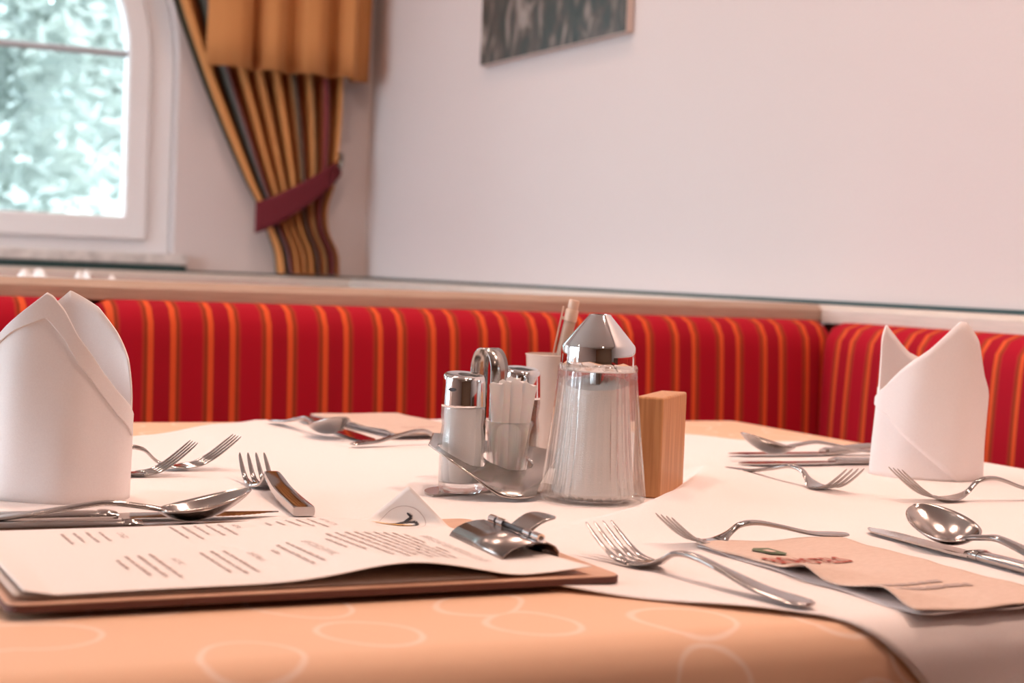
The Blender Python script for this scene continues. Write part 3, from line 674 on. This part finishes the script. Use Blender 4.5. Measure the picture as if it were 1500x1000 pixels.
obj('under_sheet', MB().grid(60, 10, lambda u, v: (PX0-.004+(PX1-.05-PX0)*u, PY0+.001+(PY1-PY0-.05)*v, ZP+.0004+.0022*max(0, 1-u*12)*(1-v))), M['paper_back'], menu, solid=.0003, angle=180)
# printing: reading direction runs from the far edge to the near edge (-y), lines step in -x from the clip
def line(mb, x, y0, y1, h):      # one unreadable printed line
    y = y0
    while y > y1+.001:
        e = max(y-random.uniform(.004, .013), y1); n = max(1, int((y-e)/.004))
        for i in range(n):
            a, b_ = y+(e-y)*i/n, y+(e-y)*(i+1)/n
            hh = h*random.uniform(.75, 1.1)
            mb.add([mpt(x, a, .0005), mpt(x+hh, a, .0005), mpt(x+hh, b_, .0005), mpt(x, b_, .0005)], [(0, 1, 2, 3)])
        y = e-.0013
def heading(mb, x, y0, y1, h):   # unreadable spaced capitals
    y = y0
    while y > y1:
        w_ = random.uniform(.0016, .0028); k = random.random()
        st = [(0, 0, h, .0004), (w_, 0, h, .0004)] if k < .5 else [(0, 0, h, .0004)]
        for oy, ox, hh, t_ in st: mb.add([mpt(x+ox, y-oy, .0005), mpt(x+ox+hh, y-oy, .0005), mpt(x+ox+hh, y-oy-t_, .0005), mpt(x+ox, y-oy-t_, .0005)], [(0, 1, 2, 3)])
        for xx in random.sample([0, h*.45, h*.9], 2): mb.add([mpt(x+xx, y, .0005), mpt(x+xx+.0005, y, .0005), mpt(x+xx+.0005, y-w_, .0005), mpt(x+xx, y-w_, .0005)], [(0, 1, 2, 3)])
        y -= w_+.0014
p1 = MB(); p2 = MB()
heading(p2, .3600, .864, .778, .0058)
for x, a, b_ in ((.3515, .866, .835), (.3515, .82, .800), (.345, .868, .775), (.3385, .866, .772), (.332, .864, .770), (.3255, .862, .764), (.319, .860, .769), (.3125, .858, .762), (.306, .856, .768), (.2995, .853, .79), (.293, .835, .80)): line(p1, x, a, b_, .0017)
heading(p2, .3185, .921, .892, .0032)
for x, a, b_ in ((.311, .920, .880), (.304, .919, .884), (.297, .918, .889), (.290, .914, .897), (.283, .912, .900)): line(p1, x, a, b_, .0015)
heading(p2, .280, .836, .786, .0040)
for x, a, b_ in ((.272, .838, .775), (.2655, .834, .772), (.259, .822, .808)): line(p1, x, a, b_, .0017)
for x in (.257, .250, .243, .236, .229): line(p1, x, .919, random.uniform(.87, .89), .0015)
heading(p2, .264, .914, .900, .0028)
heading(p2, .246, .822, .795, .0034)
for x, a, b_ in ((.236, .832, .768), (.2295, .833, .766), (.223, .830, .772)): line(p1, x, a, b_, .0017)
heading(p2, .205, .816, .800, .0030)
for x, a, b_ in ((.197, .832, .765), (.1905, .829, .768), (.184, .828, .771), (.1775, .818, .79)): line(p1, x, a, b_, .0017)
heading(p2, .196, .903, .886, .0030)
for x in (.187, .180, .173, .166): line(p1, x, random.uniform(.905, .909), random.uniform(.872, .88), .0015)
tag(obj('printed_lines', p1, M['ink_soft'], menu, smooth=False), kind='stuff'); tag(obj('printed_headings', p2, M['ink_soft'], menu, smooth=False), kind='stuff')
# emblem straddling the folded corner: ring, dark brush stroke, orange wash
mid = Vector(((FA.x+FB.x)/2-.001, (FA.y+FB.y)/2))
def band(mb, pts, ws):
    for i in range(len(pts)-1):
        p, q = Vector(pts[i]), Vector(pts[i+1]); d = (q-p).normalized(); nn = Vector((-d.y, d.x))
        mb.add([mpt(*(p+nn*ws[i]), .0006), mpt(*(p-nn*ws[i]), .0006), mpt(*(q-nn*ws[i+1]), .0006), mpt(*(q+nn*ws[i+1]), .0006)], [(0, 1, 2, 3)])
mb = MB(); band(mb, [mid+Vector((.0150*cos(a), .0150*sin(a))) for a in [2*pi*i/40 for i in range(41)]], [.00015]*41); obj('emblem_ring', mb, M['ink_soft'], menu, smooth=False)
def em(a, b_): return mid+fd*a*1.25+fn_*(b_*1.25+.0015)       # emblem axes: along the fold, up the flap
mb = MB(); band(mb, [em(.001, .0075), em(.0035, .0055), em(.0005, .002), em(-.003, .000), em(-.007, -.003), em(-.001, -.004), em(.0055, -.0025), em(.0080, .0005), em(.006, .003), em(.002, .0022)], [.0005, .0010, .0011, .0010, .0003, .0003, .0005, .0010, .0010, .0004]); obj('emblem_stroke', mb, M['ink_black'], menu, smooth=False)
mb = MB(); band(mb, [em(-.015, -.0015), em(-.009, -.0028), em(-.002, -.0025), em(.006, -.001)], [.0004, .0016, .002, .0008]); obj('emblem_wash', mb, M['ink_orange'], menu, smooth=False)
# the clip
CX, CYc = .3955, .8195
clp = empty('clip', (CX, CYc, ZP)); clp.parent = cbd; clp.rotation_euler = (0, 0, radians(-3)); clp['label'] = 'grey metal bulldog clip'
mb = MB(); pr = [(-.0195, .0012), (-.0180, .0038), (-.0145, .0064), (-.0100, .0084), (-.0040, .0097), (.0015, .0100)]
mb.grid(5, 1, lambda u, v: (pr[round(u*5)][0], -.040+.080*v, pr[round(u*5)][1])); obj('front_jaw', mb, M['clip_metal'], clp, solid=.0009, angle=60)
mb = MB(); pr2 = [(.0020, .0099), (.0080, .0092), (.0125, .0072), (.0145, .0045), (.0142, .0010), (.010, .0006)]
mb.grid(5, 1, lambda u, v: (pr2[round(u*5)][0], -.037+.074*v, pr2[round(u*5)][1])); obj('rear_jaw', mb, M['clip_metal'], clp, solid=.0009, angle=60)
obj('hinge_rod', MB().tube([(.004, -.037, .0118), (.004, .034, .0118)], .0015, 10), M['dark_metal'], clp)
for y in (-.037, -.025, .014, .026): obj('hinge_sleeve', MB().tube([(.004, y, .0118), (.004, y+.009, .0118)], .0025, 12), M['chrome'], clp)
mb = MB()
def lever(u, v):
    wd = .0135*(1 if u < .55 else sqrt(max(0.0, 1-((u-.55)/.47)**2))); return (.004+.020*u, -.006+(2*v-1)*wd, .0115+.0075*u+.003*sin(pi*u))
obj('lever', mb.grid(14, 10, lever), M['clip_metal'], clp, solid=.0009, angle=60)

# ------------------------------------------------------------------ sugar dispenser
sd = tag(empty('sugar_dispenser', (.5585, 1.021, ZT-.0005)), 'tall fluted glass sugar dispenser with a conical chrome lid', 'sugar dispenser')
NF = 28
def flute(a, z):
    k = min(1, max(0, (z-.004)/.006))*min(1, max(0, (.094-z)/.010)); return 1-.015*k*(1+cos(NF*a))
op = [(.033, 0), (.0365, .0015), (.0378, .005), (.0368, .014), (.0348, .030), (.0325, .050), (.0306, .068), (.0290, .084), (.0283, .0915), (.0286, .094), (.0283, .0965), (.0270, .098)]
gl = obj('glass_body', MB().lathe(op + [(.0215, .098), (.0222, .092), (.0238, .070), (.0256, .045), (.0280, .020), (.0300, .007), (.028, .0040)], NF*8, cap=True, rf=lambda a, z: flute(a, z)), M['glass'], sd, angle=60)
obj('sugar', MB().rings([[(r_*cos(2*pi*j/48), r_*sin(2*pi*j/48), z+(.004*cos(2*pi*j/48-.9) if z > .08 else 0)) for j in range(48)] for r_, z in [(.0005, .0044), (.0275, .0046), (.0294, .0075), (.0275, .020), (.0250, .045), (.0232, .070), (.0222, .084), (.012, .0865), (.0005, .087)]]), M['sugar'], sd)
cap = obj('lid', MB().lathe([(.0240, .0925), (.0264, .0928), (.0271, .094), (.0263, .1095), (.0256, .1115), (.0085, .1315), (.0076, .1328), (.0060, .1330), (.0055, .1290), (.003, .128)], 64), M['chrome'], sd, angle=35)
obj('pour_tube', MB().lathe([(.0045, .03), (.0055, .03), (.0055, .1325), (.0045, .1325)], 16), M['chrome'], sd)

# ------------------------------------------------------------------ wooden block
A0, A1 = Vector((.612, 1.018)), Vector((.667, 1.075)); dr_ = A1-A0
wbk = empty('wooden_block', (A0.x, A0.y, ZT), atan2(dr_.y, dr_.x)); tag(wbk, 'small upright larch wood block behind the sugar dispenser', 'block')
obj('block', MB().box(0, dr_.length, 0, .021, 0, .0735), M['wood_block'], wbk, bevel=.0018)

# ------------------------------------------------------------------ condiment stand
cs = tag(empty('condiment_stand', (.505, 1.085, ZT)), 'brushed steel condiment stand with arched carrying handle, left of the sugar dispenser', 'condiment stand')
O0 = Vector((.505, 1.085))
def loc2(v): return Vector((v[0]-O0.x, v[1]-O0.y))
SALT, CUP, PEP, HND = loc2((.476, 1.068)), loc2((.5145, 1.072)), loc2((.556, 1.140)), loc2((.518, 1.117))
R2, A2 = Vector((RD.x, RD.y)), Vector((AD.x, AD.y))
# base plate: capsule under all pots
base = []
for i in range(40):
    a = 2*pi*i/40; c = SALT if cos(a+.7) < 0 else (SALT+R2*.045+A2*.045)
    base.append(c+R2*(.0255*cos(a))+A2*(.0315*sin(a)))
obj('base_plate', MB().rings([[(p.x, p.y, z) for p in base] for z in (.0, .0016)]), M['brushed'], cs, smooth=False)
# swooping holder sheet, cut out round the pots
FE = [(-.023, -.016, .036), (-.006, -.030, .0265), (.010, -.034, .0165), (.022, -.034, .0075), (.031, -.033, .0030), (.044, -.031, .0022), (.054, -.022, .0030)]
BE = [(-.023, .045, .038), (-.004, .052, .036), (.014, .056, .033), (.030, .060, .031), (.045, .062, .030), (.060, .060, .028), (.073, .052, .027)]
def sheet(u, v):
    k = u*(len(FE)-1); xs = list(range(len(FE)))
    a = Vector([hermite(k, xs, [p[i] for p in FE]) for i in range(3)]); b_ = Vector([hermite(k, xs, [p[i] for p in BE]) for i in range(3)])
    s = v; zz = a.z+(b_.z-a.z)*(s+(s**.62-s)*min(1, max(0, (u-.3)/.2))); p = a.lerp(b_, s)
    w2 = SALT+R2*p.x+A2*p.y
    for c, rr_ in ((SALT, .0172), (CUP, .0185), (PEP, .0175), (HND, .0)):
        dv = w2-c; d = dv.length
        if d < rr_: w2 = c+(dv/d if d > 1e-5 else R2)*rr_
    return (w2.x, w2.y, zz)
NS, NT = 90, 60
def hole(i, j):
    u, v = (i+.5)/NS, (j+.5)/NT; k = u*(len(FE)-1); xs = list(range(len(FE)))
    a = Vector([hermite(k, xs, [p[q] for p in FE]) for q in range(3)]); b_ = Vector([hermite(k, xs, [p[q] for p in BE]) for q in range(3)]); p = a.lerp(b_, v)
    w2 = SALT+R2*p.x+A2*p.y
    return any((w2-c).length < rr_-.0006 for c, rr_ in ((SALT, .0172), (CUP, .0185), (PEP, .0175)))
obj('holder_sheet', MB().grid(NS, NT, sheet, hole), M['brushed'], cs, solid=.0012, angle=180, clean=True)
mb = MB(); hp = []
for i in range(25):
    a = pi*i/24; hp.append((-.0155*cos(a), .0855+.0165*sin(a)))
hp = [(-.0155, .028)] + [(-.0155, .05), (-.0155, .07)] + hp + [(.0155, .07), (.0155, .05), (.0155, .028)]
dA, dW = (A2*.87-R2*.5), (R2*.87+A2*.5)
mb.grid(len(hp)-1, 2, lambda u, v: (HND.x+dA.x*hp[round(u*(len(hp)-1))][0]*-1+dW.x*(v-.5)*.0145, HND.y+dA.y*hp[round(u*(len(hp)-1))][0]*-1+dW.y*(v-.5)*.0145, hp[round(u*(len(hp)-1))][1]))
obj('carrying_handle', mb, M['brushed'], cs, solid=.0012, angle=50)
def pot(nm, pos, label, cat, fill, zb, hole_=True):
    o = tag(empty(nm, (O0.x+pos.x, O0.y+pos.y, ZT+zb)), label, cat)
    pr = [(.0150, 0), (.0158, .002), (.0160, .005), (.0160, .030), (.0163, .036), (.0156, .042), (.0148, .047), (.0156, .053), (.0158, .058), (.0154, .062), (.0146, .064)]
    obj('glass_body', MB().lathe(pr+[(.0136, .064), (.0140, .058), (.0133, .047), (.0142, .037), (.0144, .008), (.013, .0065)], 40), M['glass'], o, angle=60)
    obj('filling', MB().lathe([(.0005, .0070), (.0132, .0072), (.0141, .0085), (.0140, .036), (.0131, .0465), (.0135, .054), (.0134, .060), (.0005, .0605)], 32), fill, o)
    n = 40; rs = []
    for r_, z in [(.0152, .0605), (.0158, .0612), (.0158, .0625), (.0151, .080), (.0148, .0822), (.0142, .0834), (.0132, .0839), (.004, .0840)]:
        rs.append([(r_*cos(2*pi*j/n), r_*sin(2*pi*j/n), z+(.10*r_*sin(2*pi*j/n-YAW+.5)*1.3 if z > .07 else 0)) for j in range(n)])
    c_ = obj('cap', MB().rings(rs), M['chrome'], o, angle=50)
    if hole_:
        d = -A2*.86-R2*.5; d.normalize(); ctr = d*.0155; tg = Vector((-d.y, d.x))
        obj('spout_slot', MB().rings([[(ctr.x+d.x*q+tg.x*.0032*cos(a), ctr.y+d.y*q+tg.y*.0032*cos(a), .0735+.0013*sin(a)) for a in [2*pi*i/14 for i in range(14)]] for q in (-.001, .0004)]), M['dark_metal'], c_)
    return o
pot('salt_shaker', SALT, 'glass salt shaker with slanted chrome cap, in the front of the steel stand', 'salt shaker', M['salt'], .0018)
pot('pepper_shaker', PEP, 'glass pepper shaker with chrome cap, half hidden behind the white paper sticks', 'pepper shaker', M['pepper'], .0018, False)
cup = tag(empty('glass_cup', (O0.x+CUP.x, O0.y+CUP.y, ZT+.0018)), 'small rippled glass cup holding white paper sticks in the steel stand', 'cup')
obj('glass_body', MB().lathe([(.0135, 0), (.0148, .002), (.0150, .006), (.0140, .014), (.0152, .022), (.0158, .028), (.0152, .036), (.0160, .042), (.0178, .0485), (.0176, .0500), (.0160, .0490), (.0142, .042), (.0136, .034), (.0140, .026), (.0128, .016), (.0126, .006), (.011, .0045)], 40), M['glass'], cup, angle=60)
stk = [(-.010, -.006, -.06, .02), (-.004, -.008, -.01, .05), (.003, -.007, .06, .02), (.008, -.003, .14, -.02), (.0, .004, .03, .08)]
for i, (a, b_, t1, t2) in enumerate(stk):
    p0 = Vector((O0.x+CUP.x, O0.y+CUP.y, ZT+.0075))+RD*a*.55+AD*b_*.55
    o = empty('paper_stick', p0); tag(o, ['leftmost paper wrapped stick in the small glass cup', 'second paper wrapped stick from the left in the small glass cup', 'third paper wrapped stick from the left in the small glass cup', 'rightmost paper wrapped stick in the small glass cup, leaning out', 'hindmost paper wrapped stick in the small glass cup'][i], 'paper stick', 'paper wrapped sticks in the glass cup')
    Ls = [.0715, .0735, .074, .0725, .0755][i]; wd = .0056; ax = (RD*t1+AD*t2+Vector((0, 0, 1))).normalized(); sd_ = (RD-ax*RD.dot(ax)).normalized(); nn = ax.cross(sd_)
    mb = MB(); rs = []
    for z in [0, .01, .03, .05, Ls-.006, Ls-.001, Ls]:
        f_ = 1 if z < Ls-.007 else .25
        ww = wd*(.75 if z < .02 else 1)*(1.08 if z > Ls-.003 else 1)
        rs.append([ax*(z+(.0012*cos(3*q) if z == Ls else 0))+sd_*ww*.9*cos(q)+nn*ww*.45*f_*sin(q) for q in [2*pi*j/12 for j in range(12)]])
    obj('wrapper', mb.rings(rs), M['stick_paper'], o)
# ------------------------------------------------------------------ pen cup and pen
pc = tag(empty('pen_cup', (.6245, 1.215, ZT)), 'pale tapered plastic cup holding a pen, behind the sugar dispenser', 'pen cup')
obj('cup_body', MB().lathe([(.019, 0), (.0205, .001), (.0250, .091), (.0258, .093), (.0245, .0935), (.0235, .091), (.0192, .004), (.001, .003)], 40), M['pen_cup'], pc, angle=60)
mb = MB()
for i in range(20):
    if random.random() < .2: continue
    z = .030+i*.0026; a = -pi/2-YAW+.10+(.0); rr_ = .0205+.0045*z/.091+.0003
    an = a; p = [(rr_*cos(an+da), rr_*sin(an+da), z+dz) for da, dz in ((-.05, 0), (.06, 0), (.06, .0019), (-.05, .0019))]; mb.add(p, [(0, 1, 2, 3)])
obj('small_print', mb, M['ink'], pc, smooth=False)
pb = Vector((.6245, 1.215, ZT))+RD*-.012+AD*.004; pt_ = Vector((.6245, 1.215, ZT))+RD*.0135+AD*-.002+Vector((0, 0, .139)); pb.z = ZT+.006
pen = empty('pen', pb); tag(pen, 'kraft barrelled ballpoint pen with pale push button, leaning in the plastic cup', 'pen'); ax = (pt_-pb); Lp = ax.length; ax.normalize()
side = (-RD-ax*(-RD).dot(ax)).normalized()
def along(a, b_, r_, n=16): return MB().tube([ax*a, ax*(a+.0008), ax*(b_-.0008), ax*b_], [r_*.9, r_, r_, r_*.9], n)
obj('barrel', along(.012, Lp-.016, .0050), M['bamboo'], pen); obj('tip', MB().tube([ax*0, ax*.012], [.0008, .0046], 12), M['pen_plastic'], pen)
obj('collar', along(Lp-.018, Lp-.0078, .0055), M['pen_plastic'], pen); obj('push_button', along(Lp-.008, Lp, .0045), M['pen_plastic'], pen)
q0 = side*.0048; mb = MB()
wv = ax.cross(side)
rs = [[ax*a+side*(.0064+dd)+wv*.002*s1_+side*.0006*s2_ for s1_, s2_ in ((-1, -1), (1, -1), (1, 1), (-1, 1))] for a, dd in ((Lp-.007, .0015), (Lp-.016, .0012), (Lp-.050, .0008), (Lp-.056, .0))]
mb.rings(rs); rs = [[side*d+ax*(Lp-.0165+s2_*.0012)+wv*.002*s1_ for s1_, s2_ in ((-1, -1), (1, -1), (1, 1), (-1, 1))] for d in (.002, .0078)]; mb.rings(rs)
obj('pocket_clip', mb, M['pen_plastic'], pen, smooth=False)
